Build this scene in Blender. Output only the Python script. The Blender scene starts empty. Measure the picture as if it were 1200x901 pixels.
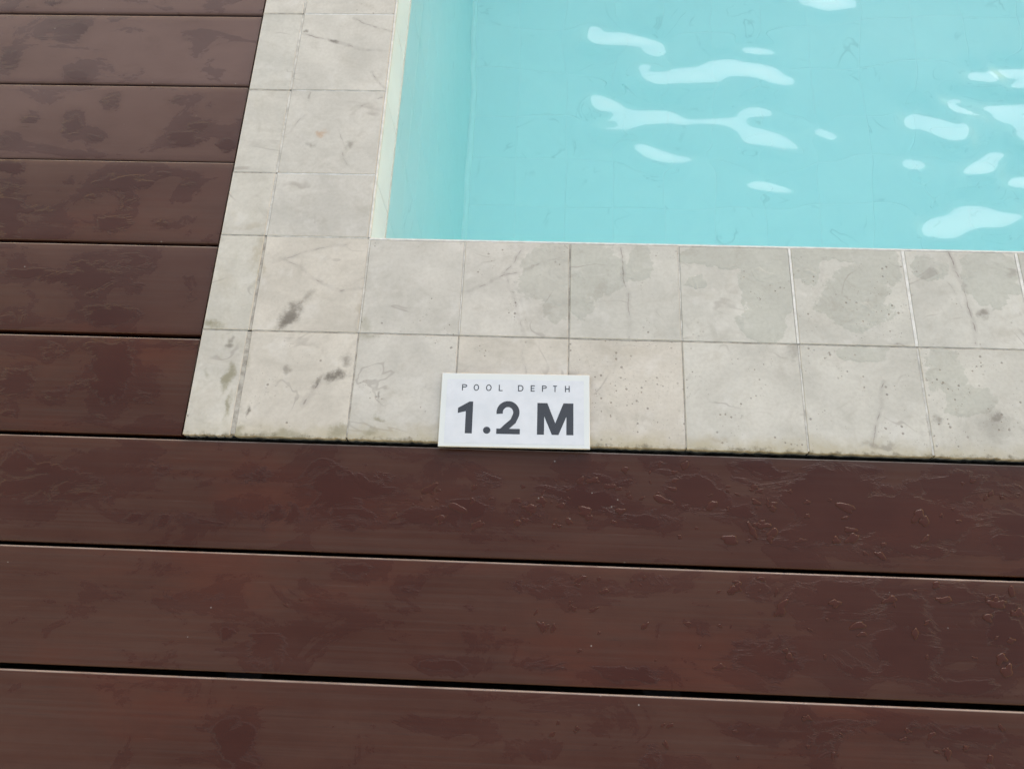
import bpy, bmesh, math, random
import numpy as np
from mathutils import Vector, Matrix

random.seed(7)
rng = np.random.RandomState(11)
scene = bpy.context.scene
COL = scene.collection

# ------------------------------------------------------------------ camera, sky, sun, exposure
cam_d = bpy.data.cameras.new("camera")
cam_d.sensor_width = 36.0
cam_d.lens = 27.0
cam_d.clip_start = 0.01
cam_d.clip_end = 2000.0
cam = bpy.data.objects.new("camera", cam_d)
cam.location = (0.2471, -0.5594, 0.9454)
cam.rotation_euler = (0.3504, 0.0254, 0.0386)
COL.objects.link(cam)
scene.camera = cam

SUN_EL = math.radians(23.0)
SUN_AZ = math.radians(18.0)           # measured from +Y towards +X
SUN_DIR = Vector((math.sin(SUN_AZ) * math.cos(SUN_EL), math.cos(SUN_AZ) * math.cos(SUN_EL), math.sin(SUN_EL)))

world = bpy.data.worlds.new("World")
scene.world = world
world.use_nodes = True
wn = world.node_tree.nodes
wl = world.node_tree.links
wn.clear()
sky = wn.new("ShaderNodeTexSky")
sky.sky_type = 'NISHITA'
sky.sun_disc = False
sky.sun_elevation = SUN_EL
sky.sun_rotation = SUN_AZ
sky.air_density = 3.0
sky.dust_density = 0.5
sky.ozone_density = 1.0
bg = wn.new("ShaderNodeBackground")
bg.inputs["Strength"].default_value = 0.14
out = wn.new("ShaderNodeOutputWorld")
wl.new(sky.outputs["Color"], bg.inputs["Color"])
wl.new(bg.outputs["Background"], out.inputs["Surface"])

sun_d = bpy.data.lights.new("sun", 'SUN')
sun_d.energy = 0.5
sun_d.angle = math.radians(34.0)
sun_d.color = (0.92, 0.97, 1.0)
sun = bpy.data.objects.new("sun", sun_d)
sun.rotation_euler = SUN_DIR.to_track_quat('Z', 'Y').to_euler()
COL.objects.link(sun)

vs = scene.view_settings
vs.view_transform = 'Standard'
vs.look = 'None'
vs.gamma = 1.0
vs.use_curve_mapping = False
vs.exposure = 1.15
vs.use_white_balance = True
vs.white_balance_temperature = 6500
vs.white_balance_tint = 30
scene.render.engine = 'CYCLES'
scene.cycles.use_denoising = True
scene.cycles.max_bounces = 12
scene.cycles.diffuse_bounces = 7
scene.cycles.transmission_bounces = 8
scene.cycles.glossy_bounces = 4
scene.cycles.use_adaptive_sampling = True
scene.cycles.adaptive_threshold = 0.03

# ------------------------------------------------------------------ measuring helper: where a sight line meets a level plane
_R = np.array(cam.rotation_euler.to_matrix())
_C = np.array(cam.location)
def ground(u, v, z=0.0):
    """photo pixel (1200 x 901) -> point of the level z"""
    d = _R @ np.array([(u - 600.0) / 900.0, -(v - 450.5) / 900.0, -1.0])
    t = (z - _C[2]) / d[2]
    return _C + t * d

# ------------------------------------------------------------------ node helper
class NB:
    def __init__(self, tree):
        self.t = tree
    def n(self, kind, **kw):
        nd = self.t.nodes.new(kind)
        for k, v in kw.items():
            setattr(nd, k, v)
        return nd
    def put(self, sock, v):
        if isinstance(v, bpy.types.NodeSocket):
            self.t.links.new(v, sock)
        elif v is not None:
            if isinstance(v, (tuple, list)) and sock.type == 'RGBA' and len(v) == 3:
                v = (*v, 1.0)
            sock.default_value = v
    def math(self, op, a, b=None, c=None, clamp=False):
        nd = self.n("ShaderNodeMath", operation=op, use_clamp=clamp)
        self.put(nd.inputs[0], a)
        if b is not None: self.put(nd.inputs[1], b)
        if c is not None: self.put(nd.inputs[2], c)
        return nd.outputs[0]
    def vmath(self, op, a, b=None):
        nd = self.n("ShaderNodeVectorMath", operation=op)
        self.put(nd.inputs[0], a)
        if b is not None: self.put(nd.inputs[1], b)
        return nd.outputs["Value"] if op in ('DOT_PRODUCT', 'LENGTH', 'DISTANCE') else nd.outputs["Vector"]
    def scale(self, v, s):
        nd = self.n("ShaderNodeVectorMath", operation='SCALE')
        self.put(nd.inputs[0], v); self.put(nd.inputs["Scale"], s)
        return nd.outputs["Vector"]
    def mix(self, f, a, b, blend='MIX'):
        nd = self.n("ShaderNodeMix", data_type='RGBA', blend_type=blend)
        self.put(nd.inputs[0], f); self.put(nd.inputs[6], a); self.put(nd.inputs[7], b)
        return nd.outputs[2]
    def lerp(self, f, a, b):
        nd = self.n("ShaderNodeMix", data_type='FLOAT')
        self.put(nd.inputs[0], f); self.put(nd.inputs[2], a); self.put(nd.inputs[3], b)
        return nd.outputs[0]
    def ss(self, v, a, b, lo=0.0, hi=1.0, kind='SMOOTHSTEP'):
        nd = self.n("ShaderNodeMapRange", interpolation_type=kind)
        self.put(nd.inputs[0], v)
        self.put(nd.inputs[1], a); self.put(nd.inputs[2], b); self.put(nd.inputs[3], lo); self.put(nd.inputs[4], hi)
        return nd.outputs[0]
    def noise(self, vec, scale, detail=4.0, rough=0.55, dist=0.0):
        nd = self.n("ShaderNodeTexNoise")
        self.put(nd.inputs["Vector"], vec)
        nd.inputs["Scale"].default_value = scale
        nd.inputs["Detail"].default_value = detail
        nd.inputs["Roughness"].default_value = rough
        nd.inputs["Distortion"].default_value = dist
        return nd.outputs["Fac"]
    def noisec(self, vec, scale, detail=3.0):
        nd = self.n("ShaderNodeTexNoise")
        self.put(nd.inputs["Vector"], vec)
        nd.inputs["Scale"].default_value = scale
        nd.inputs["Detail"].default_value = detail
        return nd.outputs["Color"]
    def voro(self, vec, scale, rnd=1.0):
        nd = self.n("ShaderNodeTexVoronoi")
        self.put(nd.inputs["Vector"], vec)
        nd.inputs["Scale"].default_value = scale
        nd.inputs["Randomness"].default_value = rnd
        return nd.outputs["Distance"], nd.outputs["Color"]
    def mapv(self, vec, loc=(0, 0, 0), rot=(0, 0, 0), sc=(1, 1, 1)):
        nd = self.n("ShaderNodeMapping")
        self.put(nd.inputs["Vector"], vec)
        nd.inputs["Location"].default_value = loc
        nd.inputs["Rotation"].default_value = rot
        nd.inputs["Scale"].default_value = sc
        return nd.outputs[0]
    def pos(self):
        return self.n("ShaderNodeNewGeometry").outputs["Position"]
    def rnd(self):
        return self.n("ShaderNodeObjectInfo").outputs["Random"]
    def sep(self, v):
        nd = self.n("ShaderNodeSeparateXYZ"); self.put(nd.inputs[0], v)
        return nd.outputs[0], nd.outputs[1], nd.outputs[2]
    def attr(self, name):
        return self.n("ShaderNodeAttribute", attribute_name=name).outputs["Fac"]
    def bump(self, h, strength, dist, normal=None):
        nd = self.n("ShaderNodeBump")
        nd.inputs["Strength"].default_value = strength
        nd.inputs["Distance"].default_value = dist
        self.put(nd.inputs["Height"], h)
        if normal is not None: self.put(nd.inputs["Normal"], normal)
        return nd.outputs["Normal"]
    # distance (m) to a segment in plan
    def seg(self, P, a, b):
        ax, ay, bx, by = a[0], a[1], b[0], b[1]
        L2 = max((bx - ax) ** 2 + (by - ay) ** 2, 1e-9)
        pa = self.vmath('SUBTRACT', P, (ax, ay, 0.0))
        h = self.math('MULTIPLY', self.vmath('DOT_PRODUCT', pa, (bx - ax, by - ay, 0.0)), 1.0 / L2, clamp=True)
        return self.vmath('LENGTH', self.vmath('SUBTRACT', pa, self.scale((bx - ax, by - ay, 0.0), h)))
    # 1 at the middle of an ellipse in plan, 0 on its rim, negative outside
    def blob(self, P, c, r, rot=0.0):
        q = self.vmath('SUBTRACT', P, (c[0], c[1], 0.0))
        ca, sa = math.cos(rot), math.sin(rot)
        x = self.vmath('DOT_PRODUCT', q, (ca / r[0], sa / r[0], 0.0))
        y = self.vmath('DOT_PRODUCT', q, (-sa / r[1], ca / r[1], 0.0))
        return self.math('SUBTRACT', 1.0, self.math('SQRT', self.math('MULTIPLY_ADD', x, x, self.math('MULTIPLY', y, y))))

def new_mat(name):
    m = bpy.data.materials.new(name)
    m.use_nodes = True
    b = NB(m.node_tree)
    pr = m.node_tree.nodes["Principled BSDF"]
    return m, b, pr

def setp(b, pr, **kw):
    for k, v in kw.items():
        b.put(pr.inputs[k.replace('_', ' ')], v)

# ------------------------------------------------------------------ materials
def mat_plank():
    m, b, pr = new_mat("wet_brown_deck_board")
    P = b.pos()
    r = b.rnd()
    off = b.scale((7.3, 3.1, 5.7), r)
    Q = b.vmath('ADD', P, off)
    # long grain along the board
    g1 = b.noise(b.mapv(Q, sc=(3.0, 230.0, 3.0)), 1.0, 3.0, 0.6)
    g2 = b.noise(b.mapv(Q, sc=(14.0, 900.0, 10.0)), 1.0, 2.0, 0.6)
    cloud = b.noise(b.mapv(Q, sc=(5.0, 9.0, 5.0)), 1.0, 5.0, 0.6)
    # standing water: the wetness laid out on the board, broken up by noise
    w = b.attr("wet")
    e1 = b.noise(b.mapv(Q, sc=(14.0, 30.0, 20.0)), 1.0, 8.0, 0.66, 1.1)
    e2 = b.noise(b.mapv(Q, sc=(80.0, 150.0, 60.0)), 1.0, 3.0, 0.6)
    e3 = b.noise(b.mapv(Q, loc=(4.0, 7.0, 2.0), sc=(9.0, 17.0, 12.0)), 1.0, 7.0, 0.62, 0.8)
    lvl0 = b.math('ADD', b.math('MULTIPLY', w, 1.15), b.math('MULTIPLY', b.math('SUBTRACT', e1, 0.5), 1.55))
    lvl = b.math('ADD', lvl0, b.math('MULTIPLY', b.math('SUBTRACT', e2, 0.5), 0.22))
    lvlb = b.math('ADD', b.math('MULTIPLY', w, 0.55), b.math('ADD', b.math('MULTIPLY', b.math('SUBTRACT', e3, 0.5), 1.3), b.math('MULTIPLY', b.math('SUBTRACT', e2, 0.5), 0.15)))
    depth_ = b.ss(b.noise(Q, 7.0, 3.0), 0.32, 0.66, 0.45, 1.0)
    pool_ = b.ss(lvl, 0.35, 0.41)
    wet = b.math('MAXIMUM', b.math('MULTIPLY', pool_, depth_), b.math('MULTIPLY', b.ss(lvlb, 0.04, 0.15), 0.50))
    damp = b.ss(lvl, 0.0, 0.5)
    film = b.math('ADD', b.ss(lvl, 0.33, 0.52), b.math('MULTIPLY', b.ss(lvlb, 0.06, 0.18), 0.35))
    dry = b.mix(b.ss(cloud, 0.3, 0.75), (0.050, 0.0140, 0.0062), (0.066, 0.0235, 0.0135))
    dry = b.mix(b.ss(g1, 0.35, 0.75, 0.0, 0.35), dry, (0.075, 0.042, 0.032))
    rust = b.ss(b.noise(b.mapv(Q, loc=(1, 5, 8), sc=(4.0, 8.0, 4.0)), 1.0, 4.0, 0.6), 0.5, 0.72, 0.0, 0.55)
    dry = b.mix(rust, dry, (0.084, 0.0200, 0.0085))
    scuff = b.ss(b.noise(b.mapv(Q, rot=(0, 0, 0.06), sc=(7.0, 420.0, 9.0)), 1.0, 4.0, 0.7), 0.64, 0.78, 0.0, 0.5)
    dry = b.mix(scuff, dry, (0.13, 0.088, 0.075))
    dry = b.mix(b.ss(g2, 0.55, 0.8, 0.0, 0.45), dry, (0.030, 0.017, 0.013))
    wetc = b.mix(b.ss(cloud, 0.3, 0.75), (0.042, 0.0098, 0.0042), (0.055, 0.0150, 0.0075))
    sheen_pale = b.mix(b.ss(cloud, 0.3, 0.75), (0.112, 0.063, 0.055), (0.138, 0.084, 0.075))  # paler base colour painted in for the sky sheen on far boards
    dry = b.mix(b.attr("sheen_falloff"), sheen_pale, dry)
    wetc = b.mix(b.attr("sheen_falloff"), (0.066, 0.034, 0.028), wetc)
    col = b.mix(b.math('MULTIPLY', damp, 0.35), dry, wetc)
    col = b.mix(b.math('MULTIPLY', wet, 0.85), col, wetc)
    # dried water rings, pale dusty specks, bevel highlight painted along the far long edge
    ring = b.math('MULTIPLY', b.ss(lvl, 0.34, 0.42), b.ss(lvl, 0.42, 0.46, 1.0, 0.0))
    col = b.mix(b.math('MULTIPLY', ring, 0.05), col, (0.15, 0.115, 0.105))
    vd, vc = b.voro(b.mapv(Q, sc=(45.0, 45.0, 45.0)), 1.0)
    speck = b.math('MULTIPLY', b.ss(vd, 0.03, 0.06, 1.0, 0.0), b.ss(b.noise(Q, 9.0, 2.0), 0.56, 0.6))
    col = b.mix(b.math('MULTIPLY', speck, 0.55), col, (0.32, 0.28, 0.25))
    edge_glint = b.math('MULTIPLY', b.attr("edge_glint"), b.ss(b.noise(b.mapv(Q, sc=(18.0, 60.0, 60.0)), 1.0, 4.0, 0.6), 0.25, 0.6, 0.35, 1.0))
    col = b.mix(edge_glint, col, (0.26, 0.21, 0.185))
    rough = b.lerp(b.math('MAXIMUM', pool_, b.math('MULTIPLY', b.ss(lvlb, 0.07, 0.12), 0.6)), b.ss(cloud, 0.3, 0.7, 0.40, 0.50), 0.07)
    grain = b.math('MULTIPLY', b.math('ADD', g1, b.math('MULTIPLY', g2, 0.5)), b.lerp(wet, 0.16, 0.02))
    nrm = b.bump(b.math('ADD', grain, b.math('MULTIPLY', film, b.lerp(b.attr("sheen_falloff"), 0.35, 1.0))), 0.5, 0.0008)
    setp(b, pr, Base_Color=col, Roughness=rough, Normal=nrm, IOR=1.34)
    return m

def tile_material(name, seed, tint=(1, 1, 1), veins=(), stains=(), wets=(), pits=0.0, edge_dirt=0.0, vein_amt=0.5, left_dirt=0.0):
    m, b, pr = new_mat(name)
    tint = tuple(0.6 * t + 0.4 * q for t, q in zip(tint, (1.0, 0.985, 0.95)))
    P = b.pos()
    Q = b.vmath('ADD', P, (seed * 1.37, seed * 2.11, seed * 0.53))
    warp = b.scale(b.vmath('SUBTRACT', b.noisec(Q, 28.0, 4.0), (0.5, 0.5, 0.5)), 0.014)
    PW = b.vmath('ADD', P, warp)
    warp2 = b.scale(b.vmath('SUBTRACT', b.noisec(Q, 60.0, 5.0), (0.5, 0.5, 0.5)), 0.020)
    PW2 = b.vmath('ADD', PW, warp2)
    cloud = b.noise(Q, 11.0, 6.0, 0.6, 0.4)
    fine = b.noise(Q, 210.0, 4.0, 0.65)
    streak = b.noise(b.mapv(Q, rot=(0, 0, seed), sc=(12.0, 60.0, 10.0)), 1.0, 4.0, 0.6)
    a0 = tuple(c * t for c, t in zip((0.442, 0.424, 0.388), tint))
    a1 = tuple(c * t for c, t in zip((0.556, 0.535, 0.496), tint))
    col = b.mix(b.ss(cloud, 0.28, 0.72), a0, a1)
    col = b.mix(b.ss(streak, 0.45, 0.8, 0.0, 0.25), col, tuple(c * t for c, t in zip((0.62, 0.60, 0.56), tint)))
    col = b.mix(b.ss(fine, 0.32, 0.62, 0.15, 0.0), col, (0.28, 0.25, 0.21))
    soil = b.ss(b.noise(Q, 22.0, 6.0, 0.66, 0.7), 0.50, 0.76, 0.0, 0.40)
    col = b.mix(soil, col, (0.315, 0.285, 0.235))
    pale = b.ss(b.noise(b.mapv(Q, loc=(3, 9, 1)), 30.0, 5.0, 0.6, 0.4), 0.54, 0.72, 0.0, 0.32)
    col = b.mix(pale, col, (0.62, 0.60, 0.565))
    # hairline marble veins
    vn = b.noise(b.mapv(Q, rot=(0, 0, seed * 1.7), sc=(5.0, 8.0, 5.0)), 1.0, 3.0, 0.5, 1.2)
    vl = b.ss(b.math('ABSOLUTE', b.math('SUBTRACT', vn, 0.5)), 0.003, 0.012, 1.0, 0.0)
    vm = b.ss(b.noise(Q, 16.0, 2.0), 0.5, 0.66)
    col = b.mix(b.math('MULTIPLY', b.math('MULTIPLY', vl, vm), vein_amt * 0.95), col, (0.27, 0.24, 0.21))
    for (pts, wdt, amt) in veins:
        for k in range(len(pts) - 1):
            d = b.seg(PW, pts[k], pts[k + 1])
            core = b.ss(d, wdt * 0.2, wdt, 1.0, 0.0)
            halo = b.ss(d, wdt, wdt * 3.5, 0.25, 0.0)
            f = b.math('MULTIPLY', b.math('MAXIMUM', core, halo), min(1.0, amt * 1.45))
            f = b.math('MULTIPLY', f, b.ss(b.noise(Q, 70.0, 2.0), 0.3, 0.6, 0.35, 1.0))
            col = b.mix(f, col, (0.24, 0.21, 0.19))
    x, y, z = b.sep(P)
    # yellow-brown grime along the edge next to the timber
    if edge_dirt > 0:
        e = b.math('ADD', b.ss(y, -0.300, -0.252, 1.0, 0.0), b.math('MULTIPLY', b.math('SUBTRACT', b.noise(Q, 34.0, 5.0, 0.65), 0.55), 1.3))
        col = b.mix(b.math('MULTIPLY', b.ss(e, 0.25, 1.1), edge_dirt), col, (0.375, 0.325, 0.215))
        e2 = b.math('ADD', b.ss(y, -0.2985, -0.280, 1.0, 0.0), b.math('MULTIPLY', b.math('SUBTRACT', b.noise(Q, 95.0, 5.0, 0.7), 0.5), 2.2))
        col = b.mix(b.math('MULTIPLY', b.ss(e2, 0.62, 1.2), 0.85), col, (0.17, 0.145, 0.095))
    if left_dirt > 0:
        e = b.ss(b.noise(b.mapv(Q, sc=(60, 26, 30)), 1.0, 5.0, 0.65), 0.5, 0.75)
        col = b.mix(b.math('MULTIPLY', e, left_dirt), col, (0.37, 0.34, 0.25))
    # pits
    h = b.math('MULTIPLY', fine, 0.12)
    if pits > 0:
        vd, vc = b.voro(Q, 150.0)
        gate = b.ss(b.noise(Q, 24.0, 2.0), 0.60 - 0.28 * pits, 0.68 - 0.18 * pits)
        big = b.ss(b.sep(vc)[0], 0.30, 1.0, 0.0, 0.26)
        pit = b.math('MULTIPLY', b.ss(b.math('SUBTRACT', vd, big), -0.03, 0.02, 1.0, 0.0), gate)
        col = b.mix(b.math('MULTIPLY', pit, 0.62), col, (0.16, 0.135, 0.11))
        vd2, vc2 = b.voro(Q, 330.0)
        pit2 = b.math('MULTIPLY', b.ss(b.math('SUBTRACT', vd2, b.ss(b.sep(vc2)[1], 0.45, 1.0, 0.0, 0.28)), -0.04, 0.03, 1.0, 0.0), gate)
        col = b.mix(b.math('MULTIPLY', pit2, 0.40), col, (0.20, 0.17, 0.14))
        h = b.math('SUBTRACT', h, b.math('MULTIPLY', pit, 0.5))
    for (c, r, rot, amt, colr) in stains:
        f = b.blob(PW2, c, (r[0] * 1.25, r[1] * 1.25), rot)
        f = b.math('ADD', f, b.math('MULTIPLY', b.math('SUBTRACT', b.noise(Q, 75.0, 6.0, 0.72), 0.5), 1.9))
        col = b.mix(b.math('MULTIPLY', b.ss(f, -0.05, 0.9), min(1.0, amt * 1.15)), col, colr)
    rough = b.ss(cloud, 0.3, 0.7, 0.34, 0.46)
    if wets:
        wm = None
        for (c, r, rot) in wets:
            f = b.blob(PW2, c, r, rot)
            wm = f if wm is None else b.math('MAXIMUM', wm, f)
        wm = b.math('ADD', wm, b.math('ADD', b.math('MULTIPLY', b.math('SUBTRACT', b.noise(Q, 20.0, 7.0, 0.62, 0.5), 0.5), 1.5), b.math('MULTIPLY', b.math('SUBTRACT', b.noise(Q, 140.0, 3.0, 0.6), 0.5), 0.25)))
        wet = b.ss(wm, -0.05, 0.08)
        col = b.mix(b.math('MULTIPLY', wet, b.ss(cloud, 0.3, 0.7, 0.55, 1.0)), col, b.mix(1.0, col, (0.87, 0.885, 0.86), 'MULTIPLY'))
        rough = b.lerp(wet, rough, 0.10)
        drops = b.ss(b.noise(Q, 30.0, 2.0, 0.5, 0.6), 0.56, 0.68)
        h = b.math('ADD', h, b.math('MULTIPLY', b.ss(wm, -0.03, 0.30), b.math('ADD', 0.35, b.math('MULTIPLY', drops, 0.7))))
    setp(b, pr, Base_Color=col, Roughness=rough, Normal=b.bump(h, 0.5, 0.0009), IOR=1.46)
    return m

def mat_simple(name, c0, c1, scale=60.0, rough=0.7, bump=0.3, dist=0.001, spec=0.4):
    m, b, pr = new_mat(name)
    Q = b.pos()
    f = b.noise(Q, scale, 5.0, 0.65)
    col = b.mix(b.ss(f, 0.3, 0.7), c0, c1)
    setp(b, pr, Base_Color=col, Roughness=rough, Normal=b.bump(f, bump, dist))
    pr.inputs["Specular IOR Level"].default_value = spec
    return m

def mat_pool_tile(name, c0, c1, c2):
    m, b, pr = new_mat(name)
    P = b.pos(); r = b.rnd()
    Q = b.vmath('ADD', P, b.scale((9.1, 4.7, 2.9), r))
    cloud = b.noise(Q, 8.0, 5.0, 0.6, 0.5)
    base = b.mix(r, c0, c1)
    col = b.mix(b.ss(cloud, 0.3, 0.7, 0.0, 0.6), base, c2)
    vn = b.noise(Q, 5.0, 3.0, 0.5, 1.3)
    vl = b.ss(b.math('ABSOLUTE', b.math('SUBTRACT', vn, 0.5)), 0.002, 0.020, 1.0, 0.0)
    vm = b.ss(b.noise(Q, 9.0, 2.0), 0.52, 0.72)
    col = b.mix(b.math('MULTIPLY', b.math('MULTIPLY', vl, vm), 0.30), col, tuple(0.55 * c for c in c2))
    setp(b, pr, Base_Color=col, Roughness=0.35)
    return m

def mat_floor_far():
    m, b, pr = new_mat("pool_floor_tiling_far")
    P = b.pos()
    x, y, z = b.sep(P)
    fx = b.math('ABSOLUTE', b.math('SUBTRACT', b.math('FRACT', b.math('DIVIDE', x, 0.152)), 0.5))
    fy = b.math('ABSOLUTE', b.math('SUBTRACT', b.math('FRACT', b.math('DIVIDE', y, 0.152)), 0.5))
    g = b.ss(b.math('MAXIMUM', fx, fy), 0.482, 0.488)
    col = b.mix(b.ss(b.noise(P, 7.0, 5.0), 0.3, 0.7), (0.87, 0.90, 0.90), (0.91, 0.93, 0.93))
    col = b.mix(g, col, (0.93, 0.95, 0.95))
    setp(b, pr, Base_Color=col, Roughness=0.4)
    return m

def mat_water():
    m = bpy.data.materials.new("pool_water")
    m.use_nodes = True
    b = NB(m.node_tree)
    m.node_tree.nodes.remove(m.node_tree.nodes["Principled BSDF"])
    o = m.node_tree.nodes["Material Output"]
    gl = b.n("ShaderNodeBsdfGlass")
    gl.inputs["Roughness"].default_value = 0.0
    gl.inputs["IOR"].default_value = 1.333
    gl.inputs["Color"].default_value = (1, 1, 1, 1)
    va = b.n("ShaderNodeVolumeAbsorption")
    va.inputs["Density"].default_value = 0.21
    va.inputs["Color"].default_value = (0.0, 0.972, 0.995, 1)
    b.put(o.inputs["Surface"], gl.outputs[0])
    b.put(o.inputs["Volume"], va.outputs[0])
    return m

M_PLANK = mat_plank()
M_GROUT_WHITE = mat_simple("white_grout", (0.52, 0.515, 0.48), (0.68, 0.67, 0.64), 90, 0.6)
M_GROUT_GREY = mat_simple("grey_grout", (0.25, 0.23, 0.195), (0.46, 0.43, 0.38), 80, 0.8)
M_GROUT_PALE = mat_simple("pale_grout", (0.36, 0.34, 0.30), (0.62, 0.60, 0.55), 40, 0.7)
M_MORTAR = mat_simple("dark_damp_mortar", (0.012, 0.012, 0.010), (0.06, 0.052, 0.04), 120, 0.85, 0.8, 0.004)
M_SOIL = mat_simple("dark_ground", (0.03, 0.026, 0.022), (0.06, 0.052, 0.045), 6, 0.95)
M_JOIST = mat_simple("dark_timber", (0.012, 0.009, 0.008), (0.03, 0.022, 0.018), 30, 0.8)
M_POOLTILE = mat_pool_tile("pale_floor_tile", (0.89, 0.945, 0.94), (0.92, 0.96, 0.955), (0.86, 0.925, 0.93))
M_WALLTILE = mat_pool_tile("pale_wall_tile", (0.81, 0.945, 0.94), (0.85, 0.96, 0.955), (0.79, 0.935, 0.93))
M_POOLGROUT = mat_simple("pool_grout", (0.90, 0.92, 0.91), (0.93, 0.95, 0.94), 50, 0.6)
M_FLOORFAR = mat_floor_far()
M_LIPTILE = mat_pool_tile("stone_lip_tile", (0.73, 0.74, 0.735), (0.79, 0.80, 0.795), (0.66, 0.67, 0.665))
M_COVE = mat_simple("white_cove", (0.95, 0.96, 0.95), (0.97, 0.98, 0.97), 20, 0.5, 0.05)
M_WATER = mat_water()

# ------------------------------------------------------------------ object helpers
def link(name, me, mat, parent=None):
    o = bpy.data.objects.new(name, me)
    COL.objects.link(o)
    if mat is not None and len(me.materials) == 0:
        me.materials.append(mat)
    if parent is not None:
        o.parent = parent
    return o

def empty(name, kind=None, loc=(0, 0, 0)):
    o = bpy.data.objects.new(name, None)
    o.location = loc
    COL.objects.link(o)
    if kind: o["kind"] = kind
    return o

def tag(o, label, cat=None, group=None, kind=None):
    o["label"] = label
    if cat: o["category"] = cat
    if group: o["group"] = group
    if kind: o["kind"] = kind

def mesh_from(name, verts, faces, smooth=False):
    me = bpy.data.meshes.new(name)
    me.from_pydata([tuple(v) for v in verts], [], faces)
    me.update()
    if smooth:
        me.polygons.foreach_set("use_smooth", [True] * len(me.polygons))
    return me

def box_mesh(name, x0, x1, y0, y1, z0, z1, ch=0.0):
    """box with a chamfered top rim"""
    c = ch
    if c <= 0:
        v = [(x0, y0, z0), (x1, y0, z0), (x1, y1, z0), (x0, y1, z0), (x0, y0, z1), (x1, y0, z1), (x1, y1, z1), (x0, y1, z1)]
        f = [(3, 2, 1, 0), (4, 5, 6, 7), (0, 1, 5, 4), (1, 2, 6, 5), (2, 3, 7, 6), (3, 0, 4, 7)]
        return mesh_from(name, v, f)
    v = [(x0, y0, z0), (x1, y0, z0), (x1, y1, z0), (x0, y1, z0),
         (x0, y0, z1 - c), (x1, y0, z1 - c), (x1, y1, z1 - c), (x0, y1, z1 - c),
         (x0 + c, y0 + c, z1), (x1 - c, y0 + c, z1), (x1 - c, y1 - c, z1), (x0 + c, y1 - c, z1)]
    f = [(3, 2, 1, 0), (8, 9, 10, 11)]
    for i in range(4):
        j = (i + 1) % 4
        f += [(i, j, 4 + j, 4 + i), (4 + i, 4 + j, 8 + j, 8 + i)]
    return mesh_from(name, v, f)

def outline_slab(name, pts, z0, z1, ch=0.0008):
    """slab with a drawn plan outline (counter-clockwise) and a chamfered top rim"""
    n = len(pts)
    cx = sum(p[0] for p in pts) / n; cy = sum(p[1] for p in pts) / n
    v = [(x, y, z0) for x, y in pts] + [(x, y, z1 - ch) for x, y in pts]
    inner = []
    for x, y in pts:
        dx, dy = cx - x, cy - y
        inner.append((x + math.copysign(min(ch, abs(dx)), dx), y + math.copysign(min(ch, abs(dy)), dy), z1))
    v += inner
    f = [tuple(range(n - 1, -1, -1)), tuple(range(2 * n, 3 * n))]
    for i in range(n):
        j = (i + 1) % n
        f += [(i, j, n + j, n + i), (n + i, n + j, 2 * n + j, 2 * n + i)]
    return mesh_from(name, v, f)

# ------------------------------------------------------------------ layout (metres)
ZW = -0.110                                   # still water level
DEPTH = -1.52                                 # pool floor
PX1, PY1 = 3.0, 3.0                           # far inner sides of the pool
XJ = [0.0, 0.1356, 0.2832, 0.4338, 0.5866, 0.7409, 0.8938, 1.046, 1.198, 1.35, 1.502, 1.654, 1.806, 1.958]
YC, YB = -0.1473, -0.2973                     # joint between the two near rows, timber-side edge
XN, XO = -0.1495, -0.2157                     # joint of the narrow column, its timber-side edge
YJ = [0.0, 0.1057, 0.2568, 0.4082, 0.560, 0.712, 0.864, 1.016, 1.168, 1.320, 1.472, 1.624, 1.776]

# ------------------------------------------------------------------ ground: one sheet with the pool cut out of it
def ring_sheet(name, hole, outer, z, mat):
    hx0, hx1, hy0, hy1 = hole; ox0, ox1, oy0, oy1 = outer
    v = [(ox0, oy0, z), (ox1, oy0, z), (ox1, oy1, z), (ox0, oy1, z), (hx0, hy0, z), (hx1, hy0, z), (hx1, hy1, z), (hx0, hy1, z)]
    f = [(0, 1, 5, 4), (1, 2, 6, 5), (2, 3, 7, 6), (3, 0, 4, 7)]
    return link(name, mesh_from(name, v, f), mat)
g = ring_sheet("ground", (-0.09, PX1 + 0.06, -0.09, PY1 + 0.06), (-400, 400, -400, 400), -0.135, M_SOIL)
tag(g, "dark ground under the timber deck", kind="structure")

# ------------------------------------------------------------------ timber deck
deck = empty("deck", "structure")
tag(deck, "wet dark brown timber deck boards beside the pool", kind="structure")
DT = -0.005                                    # top of the boards
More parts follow.
